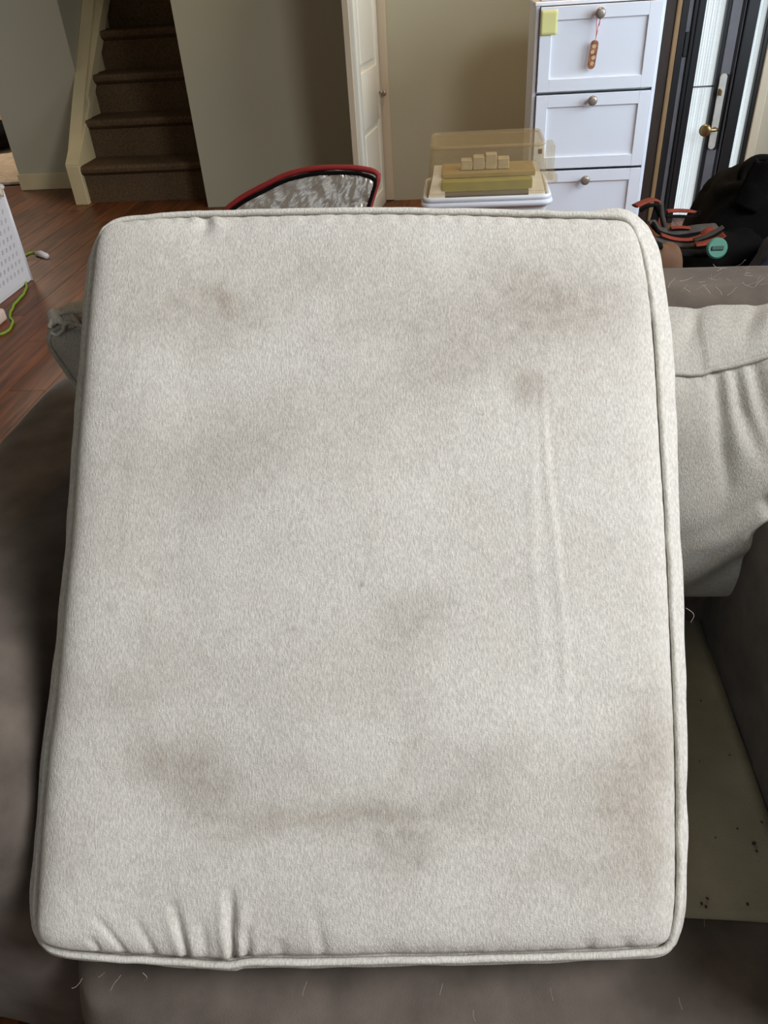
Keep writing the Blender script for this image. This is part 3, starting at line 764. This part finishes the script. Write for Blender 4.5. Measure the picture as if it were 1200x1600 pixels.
def box_cushion(root, G, nrm, thick, crown, bulge, disp, mats, name='cover', pipe_r=.0035, back_shrink=0.0, stainfn=None, boxrows=14, back_crown=.02, backoff=None, backfn=None):
    nv = len(G); nu = len(G[0]); nrm = Vector(nrm).normalized()
    cen = sum((G[j][i] for j in (0, nv-1) for i in (0, nu-1)), Vector())/4
    vs = []; fs = []
    # front
    edged = []
    L_u = (G[nv//2][-1]-G[nv//2][0]).length; L_v = (G[-1][nu//2]-G[0][nu//2]).length
    for j in range(nv):
        for i in range(nu):
            u = warp(i/(nu-1)); v = warp(j/(nv-1))
            # distance to border in metres-ish (rounded so the corners stay smooth)
            du = min(u, 1-u)*L_u; dv = min(v, 1-v)*L_v
            e = du*dv/sqrt(du*du+dv*dv+1e-9)
            h = crown(u, v, e)
            p = G[j][i] + nrm*h
            if 0 < i < nu-1 and 0 < j < nv-1: p += nrm*disp(u, v, p)*sstep(0, .006, e)
            vs.append(p)
    for j in range(nv-1):
        for i in range(nu-1): fs.append((j*nu+i, j*nu+i+1, (j+1)*nu+i+1, (j+1)*nu+i))
    # border loop, counter-clockwise seen from the front
    loop = [(i, 0) for i in range(nu)] + [(nu-1, j) for j in range(1, nv)] + [(i, nv-1) for i in range(nu-2, -1, -1)] + [(0, j) for j in range(nv-2, 0, -1)]
    NL = len(loop)
    idx = [j*nu+i for i, j in loop]
    base = [G[j][i] for i, j in loop]
    out = []
    for k in range(NL):
        t = (base[(k+3) % NL]-base[(k-3) % NL]).normalized()
        out.append(t.cross(nrm).normalized())
    # smooth outward normals
    for _ in range(6): out = [(out[k-1]+out[k]*2+out[(k+1) % NL]).normalized() for k in range(NL)]
    backv = backoff if backoff else -nrm*thick
    prev = idx; start = len(vs)
    backloop = []
    for r_ in range(1, boxrows+1):
        t = r_/boxrows; cur = []
        for k in range(NL):
            bv = backfn(base[k]) if backfn else backv
            p = base[k] + bv*t + out[k]*(bulge(warp(loop[k][0]/(nu-1)), warp(loop[k][1]/(nv-1)))*sin(pi*t**.6)**.6 if r_ < boxrows else 0)
            if 0 < r_ < boxrows: p += out[k]*.0022*noise.noise(p*22)
            cur.append(len(vs)); vs.append(p)
            if r_ == boxrows: backloop.append(p)
        for k in range(NL):
            l = (k+1) % NL
            fs.append((prev[k], cur[k], cur[l], prev[l]))
        prev = cur
    # back : coarse rings to centre
    c0 = sum(backloop, Vector())/NL
    for r_ in range(1, 9):
        t = r_/9; cur = []
        for k in range(NL):
            p = backloop[k].lerp(c0, t) - nrm*back_crown*sin(pi/2*min(1, t*1.6))
            cur.append(len(vs)); vs.append(p)
        for k in range(NL):
            l = (k+1) % NL
            fs.append((prev[k], cur[k], cur[l], prev[l]))
        prev = cur
    ci = len(vs); vs.append(c0-nrm*back_crown)
    for k in range(NL): fs.append((prev[k], ci, prev[(k+1) % NL]))
    me = bpy.data.meshes.new(name)
    me.from_pydata([tuple(p*S) for p in vs], [], fs); me.update()
    if stainfn:
        ca = me.color_attributes.new('stain', 'FLOAT_COLOR', 'POINT')
        data = []
        for n_, p in enumerate(vs):
            if n_ < nu*nv: a, b = stainfn((n_ % nu)/(nu-1), (n_//nu)/(nv-1), p)
            else: a, b = .15, 0
            data += [a, b, 0, 1]
        ca.data.foreach_set('color', data)
    o = link(name, me, mats[0], root, True)
    # piping
    fp = [base[k]+out[k]*.0015+nrm*.0018 for k in range(NL)]
    bp_ = [backloop[k]+out[k]*.001-nrm*.001 for k in range(NL)]
    def jit(L_): return [p+out[k]*.0010*noise.noise(p*40)+nrm*.0010*noise.noise(p*33+Vector((5, 0, 0))) for k, p in enumerate(L_)]
    MB().tube(jit(fp)[::2], pipe_r, 8, closed=True).build('piping', mats[1], root, True)
    if backfn is None: MB().tube(jit(bp_)[::2], pipe_r, 8, closed=True).build('piping', mats[1], root, True)
    return o, out, base

# ---- the big seat cushion: its face lies in a plane leaning back 44 degrees
PB = Vector((-.467, .364, .44)); PR = Vector((.231, .396, .44)); PT = Vector((-.464, .979, 1.044))
HN = (PR-PB).cross(PT-PB).normalized()
if HN.y > 0: HN = -HN
def onplane(x_, y_):
    v = ray(x_, y_); return CAM + v*((PB-CAM).dot(HN)/v.dot(HN))
P_ = lambda L_: [onplane(*q) for q in L_]
Lc = P_([(70, 1466), (61, 1440), (61, 1390), (76, 1200), (92, 1080), (109, 900), (121, 740), (129, 640), (145, 440), (153, 390), (166, 361)])
Tc = P_([(166, 361), (184, 350), (214, 345), (312, 337), (500, 333), (700, 333), (850, 337), (940, 339), (972, 343), (988, 358)])
Rc = P_([(1046, 1470), (1054, 1440), (1059, 1380), (1058, 1200), (1053, 1060), (1044, 860), (1034, 690), (1021, 500), (1006, 405), (988, 358)])
Bc = P_([(70, 1466), (86, 1480), (130, 1490), (200, 1495), (355, 1504), (385, 1500), (530, 1499), (700, 1496), (850, 1492), (980, 1487), (1030, 1482), (1046, 1470)])
NU, NV = 260, 310
G = coons(Lc, Bc, Tc, Rc, NU, NV)
wr = []   # (polyline px, width px, depth, side)
def wrinkle(pts, wpx, dep, w1=None): wr.append(([Vector((p[0], p[1], 0)) for p in pts], wpx, dep))
wrinkle([(366, 1497), (362, 1465), (360, 1425), (358, 1385)], 5, -.010)
wrinkle([(386, 1497), (384, 1470), (379, 1440)], 5, -.005)
wrinkle([(292, 1492), (284, 1465), (275, 1435), (268, 1405)], 4.5, -.0055)
wrinkle([(240, 1490), (228, 1470), (205, 1430)], 4.5, -.0034)
wrinkle([(195, 1490), (170, 1460), (145, 1430)], 4.5, -.0034)
wrinkle([(152, 1484), (136, 1462)], 4.5, -.003)
wrinkle([(322, 1492), (318, 1460), (312, 1435)], 5, -.003)
wrinkle([(505, 1492), (498, 1460), (492, 1410)], 6, -.003)
wrinkle([(440, 1492), (436, 1465)], 7, -.003)
wrinkle([(612, 1494), (614, 1468)], 8, -.002)
wrinkle([(980, 1484), (975, 1462)], 8, -.003)
wrinkle([(920, 1488), (918, 1465)], 8, -.003)
wrinkle([(848, 585), (849, 640), (855, 740), (869, 850), (879, 960), (886, 1100)], 5, .0016)
wrinkle([(832, 600), (833, 740), (832, 880), (842, 960), (850, 1050)], 6, .0010)
wrinkle([(857, 640), (864, 760), (876, 860), (886, 980)], 5, -.0010)
wrinkle([(318, 335), (320, 350), (312, 372)], 6, -.004)
wrinkle([(340, 335), (345, 360)], 8, .003)
wrinkle([(1040, 1070), (1000, 1075), (960, 1068)], 9, .0018)
wrinkle([(667, 712), (668, 735), (671, 748)], 3, .0008)
for k in range(26):   # small puckers along the top and side seams
    x_ = 200+k*30+rn.uniform(-8, 8); wrinkle([(x_, 334), (x_+rn.uniform(-6, 6), 352)], 6, -.0018)
for k in range(26):
    y_ = 420+k*40+rn.uniform(-10, 10); xr = 1010+48*min(1, (y_-380)/750); wrinkle([(xr+4, y_), (xr-22, y_+rn.uniform(-9, 9))], 7, -.0014)
for k in range(20):
    x_ = 560+k*24+rn.uniform(-6, 6); wrinkle([(x_, 1494), (x_+rn.uniform(-5, 5), 1478)], 6, -.0015)
WB = []
for pts, wd, dp in wr:
    xs = [p.x for p in pts]; ys = [p.y for p in pts]; WB.append((min(xs)-4*wd, max(xs)+4*wd, min(ys)-4*wd, max(ys)+4*wd))
def wr_at(x_, y_):
    s_ = 0; q = Vector((x_, y_, 0))
    for (pts, wd, dp), bb in zip(wr, WB):
        if not (bb[0] < x_ < bb[1] and bb[2] < y_ < bb[3]): continue
        best = 1e9; bt = 0; n_ = len(pts)-1
        for i in range(n_):
            a, b = pts[i], pts[i+1]; ab = b-a; t = max(0, min(1, (q-a).dot(ab)/ab.length_squared)); d = (q-a-ab*t).length
            if d < best: best = d; bt = (i+t)/n_
        ww = wd*(1+.6*bt)
        s_ += dp*exp(-(best/ww)**2)*(1-bt**2*.95 if abs(dp) > .0011 and dp < 0 else sin(pi*min(1, max(0, .06+bt*.9)))**.5)
        if dp < -.0035: s_ += -dp*.45*exp(-((best-2.2*ww)/(1.3*ww))**2)*(1-bt)
    return s_
def crown_h(u, v, e):
    # fast shoulder beside the seam, then a slow crown
    left = sstep(.25, 0, u)
    sh = .020+.012*left
    h = sh*(1-exp(-(e/.012))) - .0075*exp(-((e-.004)/.0045)**2)
    h += .020*(sin(pi*u)**.7)*(sin(pi*v)**.7)
    return h
def disp_h(u, v, p):
    x_, y_ = proj(p)
    d = wr_at(x_, y_)
    d += .0035*noise.noise(p*5.0) + .0016*noise.noise(p*13+Vector((3, 1, 2))) + .0004*noise.noise(p*60)
    return d
blobs = [  # px, py, rx, ry, dark, brown
 (370, 482, 60, 28, .45, .25), (345, 470, 26, 12, .3, .2), (250, 480, 55, 35, .25, .25), (335, 535, 45, 30, .2, .2), (300, 400, 80, 50, .18, .12),
 (800, 420, 45, 28, .45, .05), (830, 470, 120, 45, .5, .1), (780, 530, 110, 50, .3, .1), (850, 490, 50, 30, .25, .05), (950, 470, 80, 60, .2, .05),
 (480, 430, 70, 35, .25, .1), (620, 500, 60, 40, .35, .05), (700, 565, 90, 40, .25, .05), (560, 505, 40, 30, .25, .05), (640, 430, 70, 40, .15, .05),
 (816, 608, 13, 26, .75, .1), (846, 600, 12, 24, .4, .1), (560, 620, 140, 60, .18, .05), (420, 680, 120, 70, .22, .08), (300, 740, 110, 60, .22, .05),
 (655, 965, 42, 40, .45, .05), (690, 940, 30, 26, .3, 0), (250, 950, 70, 120, .15, .03), (200, 1085, 60, 35, .25, .08), (240, 1195, 62, 42, .36, .1),
 (300, 1200, 60, 34, .25, .12), (640, 1130, 25, 90, .25, 0), (500, 1050, 120, 60, .15, .03), (780, 1190, 45, 38, .42, .12), (735, 1265, 60, 30, .3, .1), (690, 1195, 50, 30, .2, .05),
 (600, 1275, 90, 32, .5, .1), (640, 1320, 45, 30, .4, .1), (655, 1345, 8, 16, .6, 0), (500, 1272, 70, 28, .35, .2), (410, 1290, 60, 24, .3, .3), (330, 1245, 45, 30, .28, .2), (440, 1200, 120, 40, .2, .05),
 (1005, 1235, 45, 110, .38, .35), (1015, 1150, 35, 60, .25, .15), (1000, 1330, 60, 60, .2, .2), (180, 640, 40, 120, .25, .05), (190, 870, 80, 60, .15, .1),
 (312, 418, 5, 3, .8, 0), (563, 915, 4, 3, .8, 0), (170, 948, 5, 3, .8, 0), (358, 988, 3, 6, .5, 0), (455, 985, 5, 3, .4, .4), (820, 1360, 180, 18, .15, 0), (940, 760, 80, 60, .12, 0), (880, 900, 60, 90, .12, 0), (920, 1260, 90, 80, .2, .1)]
def stain_h(u, v, p):
    x_, y_ = proj(p)
    nx_ = x_ + 26*noise.noise(Vector((x_*.011, y_*.011, 1)))+9*noise.noise(Vector((x_*.04, y_*.04, 4)))
    ny_ = y_ + 26*noise.noise(Vector((x_*.011, y_*.011, 7)))+9*noise.noise(Vector((x_*.04, y_*.04, 9)))
    a = 0; b = 0
    for bx, by, rx, ry, d, br in blobs:
        small = rx < 14
        X_, Y_ = (x_, y_) if small else (nx_, ny_)
        q = ((X_-bx)/(rx*1.15))**2+((Y_-by)/(ry*1.15))**2
        if q < 6:
            g = exp(-q)
            a += .74*d*g; b += .40*br*g
    n_ = fbm((x_*.006, y_*.006, 3), 4)
    a += .16+.30*n_
    # seams hold more grime
    b += .06+.10*fbm((x_*.008, y_*.008, 13), 3)
    return max(0, min(1, a*(.9+.35*noise.noise(Vector((x_*.05, y_*.05, 0)))))), max(0, min(.6, b))
sc = empty('seat_cushion', (-.1, .40, .44), 'large stained cream box cushion with piped edges propped upright in the middle', 'cushion')
def bulge_h(u, v):
    r_ = .0
    if u > .995: return .019*(.55+.75*v)
    if u < .005: return .007
    return .012 if v > .5 else .010
def bulge_s(u, v):
    # smooth across corners
    wr_ = sstep(.9, 1, u); wl = sstep(.1, 0, u)
    return .015*(1-wr_-wl)+wr_*(.015+.016*v)+wl*.019
cov, outn, basel = box_cushion(sc, G, HN, .125, crown_h, bulge_s, disp_h, (M_cush, M_pipe), pipe_r=.0040, stainfn=stain_h, backoff=-HN*.122)
# a few hairs and threads on the cover
hb = MB()
for (px_, py_, dx, dz) in ((1066, 950, .012, -.022), (360, 1000, .0, -.01), (745, 665, .004, .01), (240, 1500, .0, -.02), (512, 1470, -.005, .01)):
    p = onplane(px_, py_)+HN*.032
    if px_ > 1060: p = onplane(px_, py_)+Vector((.004, -.0, 0))
    pts = [p+Vector((dx*t+.004*sin(t*4), 0, dz*t)) + HN*(.003*sin(t*3)) for t in [k/8 for k in range(9)]]
    hb.tube(pts, .00025, 4)
o = hb.build('loose_hair', M_hair, sc); o['kind'] = 'stuff'

# ---- back cushion seen to the right and, folded, on the left
bc = empty('back_cushion', (-.06, 1.0, .38), 'wide beige sofa back cushion with piped seam and gathered folds behind the propped cushion', 'cushion')
YF = .975
f_ = lambda L_, Y=YF: [at(x_, y_, Y=Y) for x_, y_ in L_]
tl = f_([(84, 516)])[0]
Lb = [Vector((-.30, YF, .40)), Vector((-.40, YF, .43)), Vector((-.46, YF, .52)), Vector((-.50, YF, .66))] + f_([(124, 604), (98, 566), (80, 535)]) + [tl]
tr = at(1262, 548, Y=YF)
Tb = [tl, at(100, 510, Y=YF), at(130, 514, Y=YF), Vector((-.3, YF, .85)), Vector((0, YF, .84)), at(1055, 584, Y=YF), at(1110, 578, Y=YF), at(1150, 570, Y=YF), at(1200, 556, Y=YF), at(1245, 540, Y=YF), tr]
br = at(1190, 872, Y=YF)
Rb = [br, at(1212, 826, Y=YF), at(1235, 740, Y=YF), at(1258, 640, Y=YF), tr]
Bb = [Lb[0], Vector((0, YF, .385)), at(1070, 926, Y=YF), at(1120, 924, Y=YF), at(1165, 908, Y=YF), br]
GB = coons(Lb, Bb, Tb, Rb, 190, 120)
wrb = [([(1078, 592), (1082, 612)], 6, -.006), ([(1099, 590), (1103, 606)], 5, -.005), ([(1122, 588), (1128, 650), (1130, 700), (1140, 760)], 9, -.016), ([(1150, 585), (1158, 640), (1178, 690), (1196, 720)], 11, -.016),
       ([(1178, 578), (1190, 630), (1205, 690)], 11, -.014), ([(1138, 590), (1146, 650), (1160, 700)], 9, .010), ([(1165, 585), (1176, 640), (1196, 690)], 9, .010), ([(1068, 600), (1070, 625)], 6, -.004),
       ([(1200, 790), (1140, 822), (1070, 850)], 12, -.014), ([(1200, 825), (1130, 865), (1070, 897)], 9, -.016), ([(1180, 870), (1120, 905), (1066, 930)], 8, -.013), ([(1190, 808), (1130, 842), (1066, 872)], 9, .010), ([(1170, 850), (1110, 887), (1066, 912)], 7, .008)]
wrb = [([Vector((a, b, 0)) for a, b in p], w_*1.35, d*(.62 if p[0][1] < 700 else .8)) for p, w_, d in wrb]
def disp_b(u, v, p):
    x_, y_ = proj(p); q = Vector((x_, y_, 0)); s_ = 0
    for pts, wd, dp in wrb:
        best = 1e9; bt = 0; n_ = len(pts)-1
        for i in range(n_):
            a, b = pts[i], pts[i+1]; ab = b-a; t = max(0, min(1, (q-a).dot(ab)/ab.length_squared)); d = (q-a-ab*t).length
            if d < best: best = d; bt = (i+t)/n_
        if best < wd*4: s_ += dp*exp(-(best/wd)**2)*(1-.75*bt)
    return s_ + .010*noise.noise(p*5) + .004*noise.noise(p*14)
def crown_b(u, v, e):
    cx = abs(u-.62)
    tuck = sstep(.40, 0, v)*.05            # lower part rolls back under
    return .018*(1-exp(-e/.02)) + .045*sin(pi*min(1, max(0, v)))**.8*sstep(.55, .95, u) + .034*sstep(.95, .40, v)*sstep(0, .16, v)*sstep(.45, .7, u)
def boff(p):
    zt = .906 if p.x < -.4 else .906 + (p.x+.4)*(-.022/.69)
    zt = zt - .006
    k = sstep(.62, .80, p.z)
    return Vector((0, .112, (zt-p.z)*k + .03*(1-k)))
cov2, ob, bb_ = box_cushion(bc, GB, Vector((0, -1, .05)), .12, crown_b, lambda u, v: .012, disp_b, (M_back, M_back), pipe_r=.0042, backfn=boff)
# folds in the top band at the right and the tucked left corner
for v in cov2.data.vertices[190*120:]:
    p = v.co/S
    if p.z > .78 and p.y > YF+.005:
        x_, y_ = proj(p)
        d = 0
        for cx, wd, dp in ((1062, 10, -.012), (1100, 16, .004), (1150, 12, -.010), (1178, 10, .006), (1190, 9, -.008)):
            d += dp*exp(-((x_-(cx+(575-y_)*.32))/wd)**2)
        t = (p.y-YF)/.118
        v.co.z += .35*d*S*sin(pi*min(1, max(0, t)))
        v.co.z += .004*S*sin(pi*min(1, max(0, t)))
# folded fabric flap at the left corner
def flap(u, v):
    a = at(84+44*u, 486-6*u, Y=1.04); b = at(80+52*u, 512+6*u-8*sin(pi*u), Y=.965)
    p = a.lerp(b, v); return p + Vector((0, -.012*sin(pi*v), .012*sin(pi*v)+.004*sin(u*9)))
o = MB().grid(20, 14, flap).build('corner_fold', M_back, bc, True); mo = o.modifiers.new('t', 'SOLIDIFY'); mo.thickness = .004
MB().tube(catmull([at(77, 512, Y=.955), at(83, 498, Y=.975), at(98, 489, Y=.985), at(120, 487, Y=.985), at(140, 488, Y=.985)], 30), .0028, 8).build('fold_piping', M_back, bc, True)
MB().tube(catmull([at(80, 520, Y=.955), at(88, 524, Y=.955), at(98, 516, Y=.958), at(103, 505, Y=.96), at(120, 508, Y=.965), at(140, 512, Y=.965)], 30), .0026, 8).build('fold_piping', M_back, bc, True)

# ================================================================== DARK PILE BEHIND THE SOFA
bench = empty('storage_bench', (.9, 2.0, 0), 'low black storage bench hidden behind the sofa back carrying the bag', 'bench')
MB().box((.34, 1.62, .04), (1.22, 2.42, .52), .01, 2).build('bench_box', M_fabblk, bench)
MB().box((.32, 1.60, .52), (1.24, 2.44, .56), .012, 2).build('bench_lid', M_fabblk, bench)
for fx in (.38, 1.12):
    for fy in (1.66, 2.32): MB().box((fx, fy, 0), (fx+.06, fy+.06, .04)).build('foot', M_fabblk, bench)
bp = empty('backpack', (.85, 2.1, .56), 'bulky black backpack slumped on the bench behind the sofa at the right', 'backpack')
def bag(cx, cy, cz, rx, ry, rz, pw_, seed, amp=.05, shear=(0, 0)):
    def f(u, v):
        a = 2*pi*u; b = (v-.5)*pi
        ca, sa = cos(a), sin(a); cb_, sb_ = cos(b), sin(b)
        g = lambda t, e: (1 if t > 0 else -1)*abs(t)**e
        q = Vector((g(ca, pw_)*abs(cb_)**pw_, g(sa, pw_)*abs(cb_)**pw_, g(sb_, pw_)))
        n_ = 1+amp*noise.noise(q*2.2+Vector((seed, 0, 0)))+amp*.5*noise.noise(q*6+Vector((seed, 4, 0)))
        return Vector((cx+rx*q.x*n_+shear[0]*q.z, cy+ry*q.y*n_+shear[1]*q.z, cz+rz*q.z*n_))
    return f
def bagobj(name, m_, parent, *a, **k):
    return MB().grid(48, 28, bag(*a, **k), close_u=True).build(name, m_, parent, True)
bagobj('main_compartment', M_fabblk, bp, .80, 2.12, .700, .20, .14, .128, .7, 3, .10, shear=(.05, 0))
bagobj('side_pocket', M_fabblk, bp, .645, 2.02, .635, .085, .10, .070, .7, 5, .10, shear=(.03, 0))
MB().tube(catmull([(.700, 2.08, .76), (.685, 2.08, .815), (.715, 2.08, .845), (.76, 2.08, .84), (.80, 2.08, .81)], 24), .016, 8, flat=.5).build('grab_handle', M_fabblk, bp, True)
MB().grid(14, 14, lambda u, v: Vector((.665+.055*u+.03*v, 2.015-.02*sin(pi*u), .76+.10*v-.02*u+.012*noise.noise(Vector((u*4, v*4, 1)))))).build('top_flap', M_fabblk, bp, True).modifiers.new('t', 'SOLIDIFY').thickness = .01
o = bagobj('fabric_roll', M_fabgry, None, .765, 1.845, .655, .09, .05, .093, .6, 9, .12, shear=(.035, 0))
tag(o, 'slate grey quilted fabric bundle leaning on the black backpack', 'fabric')
o = MB().grid(40, 24, bag(.80, 1.73, .645, .11, .06, .084, .85, 2, .04), close_u=True).build('round_pouch', M_fabblk, None, True)
tag(o, 'round black pouch in front of the slate bundle at the right edge', 'pouch')
# harness
hs = empty('dog_harness', (.55, 1.85, .56), 'tangled pet harness with orange red and grey webbing straps beside the backpack', 'harness')
def strap(px, Y, r_, m_, nm, flat=.25, n_=40):
    pts = [at(x_, y_, Y=Y+dy) for x_, y_, dy in px]
    return MB().tube(catmull(pts, n_), r_, 8, flat=flat).build(nm, m_, hs, True)
strap([(992, 322, 0), (1005, 316, .01), (1020, 312, .02), (1032, 318, .02), (1034, 335, .0), (1028, 350, -.02)], 1.88, .013, M_redweb, 'red_strap')
strap([(1000, 330, 0), (1012, 322, 0), (1026, 322, 0), (1024, 338, -.02), (1020, 352, -.03)], 1.86, .012, M_fabblk, 'black_strap')
strap([(1042, 330, 0), (1060, 329, 0), (1078, 330, 0), (1088, 332, .01)], 1.88, .012, M_redweb, 'red_strap')
strap([(1040, 338, 0), (1062, 338, 0), (1082, 338, 0), (1094, 330, 0)], 1.86, .010, M_fabblk, 'black_strap')
strap([(1018, 345, 0), (1028, 358, -.02), (1045, 362, -.02), (1070, 360, -.02), (1095, 356, -.02), (1120, 354, 0)], 1.82, .012, M_greyweb, 'grey_strap')
strap([(1048, 356, 0), (1062, 355, 0), (1078, 356, 0)], 1.80, .009, M_redweb, 'red_strap')
strap([(1032, 366, 0), (1050, 372, 0), (1072, 374, 0), (1092, 370, 0), (1112, 360, 0)], 1.78, .013, M_redweb, 'red_strap')
strap([(1020, 372, 0), (1045, 380, 0), (1075, 384, 0), (1100, 380, 0)], 1.76, .014, M_greyweb, 'grey_strap')
strap([(1086, 382, 0), (1100, 380, 0), (1120, 374, 0), (1132, 366, 0)], 1.74, .014, M_redweb, 'orange_strap')
strap([(1084, 375, 0), (1105, 368, 0), (1124, 358, 0), (1130, 354, 0)], 1.73, .010, M_greyweb, 'grey_strap')
strap([(1096, 366, 0), (1104, 360, 0), (1114, 356, 0)], 1.72, .012, M_redweb, 'red_strap')
strap([(1024, 384, 0), (1040, 388, 0), (1058, 394, 0)], 1.72, .014, M_redweb, 'orange_strap')
strap([(1033, 318, 0), (1034, 335, 0), (1038, 352, 0), (1040, 362, 0)], 1.84, .006, M_greyweb, 'cord_loop', 1)
strap([(1020, 350, 0), (1030, 362, 0), (1060, 368, 0), (1100, 364, 0)], 1.80, .020, M_fabblk, 'black_strap')
strap([(1015, 376, 0), (1050, 392, 0), (1090, 396, 0), (1130, 392, 0)], 1.70, .022, M_fabblk, 'black_strap')
pouch = MB().grid(30, 20, bag(*(at(1036, 418, Y=1.70)+Vector((0, 0, -.025)))[:], .037, .04, .075, .6, 4, .05), close_u=True).build('tan_pouch', mat('tan_canvas', srgb(112, 82, 60), .8, var=.1, vscale=30), None, True)
tag(pouch, 'small tan canvas pouch under the red straps behind the sofa back', 'pouch')
c = at(1119, 388, Y=1.66)
q = Vector((0, -1, .35)).to_track_quat('Z', 'Y').to_matrix().to_4x4()
td = hs
MB().lathe([(.008, -.002), (.018, -.002), (.021, .002), (.021, .006), (.018, .009), (.005, .009)], Matrix.Translation(c) @ q, 32).build('teal_disc', M_teal, td, True, sharp=40)['label'] = 'round teal plastic disc'
MB().box((-.012, -.004, .009), (.012, .004, .012), .001, 1, Matrix.Translation(c) @ q).build('raised_bar', mat('dark_teal', srgb(50, 84, 76), .5, var=.1, vscale=20), td)
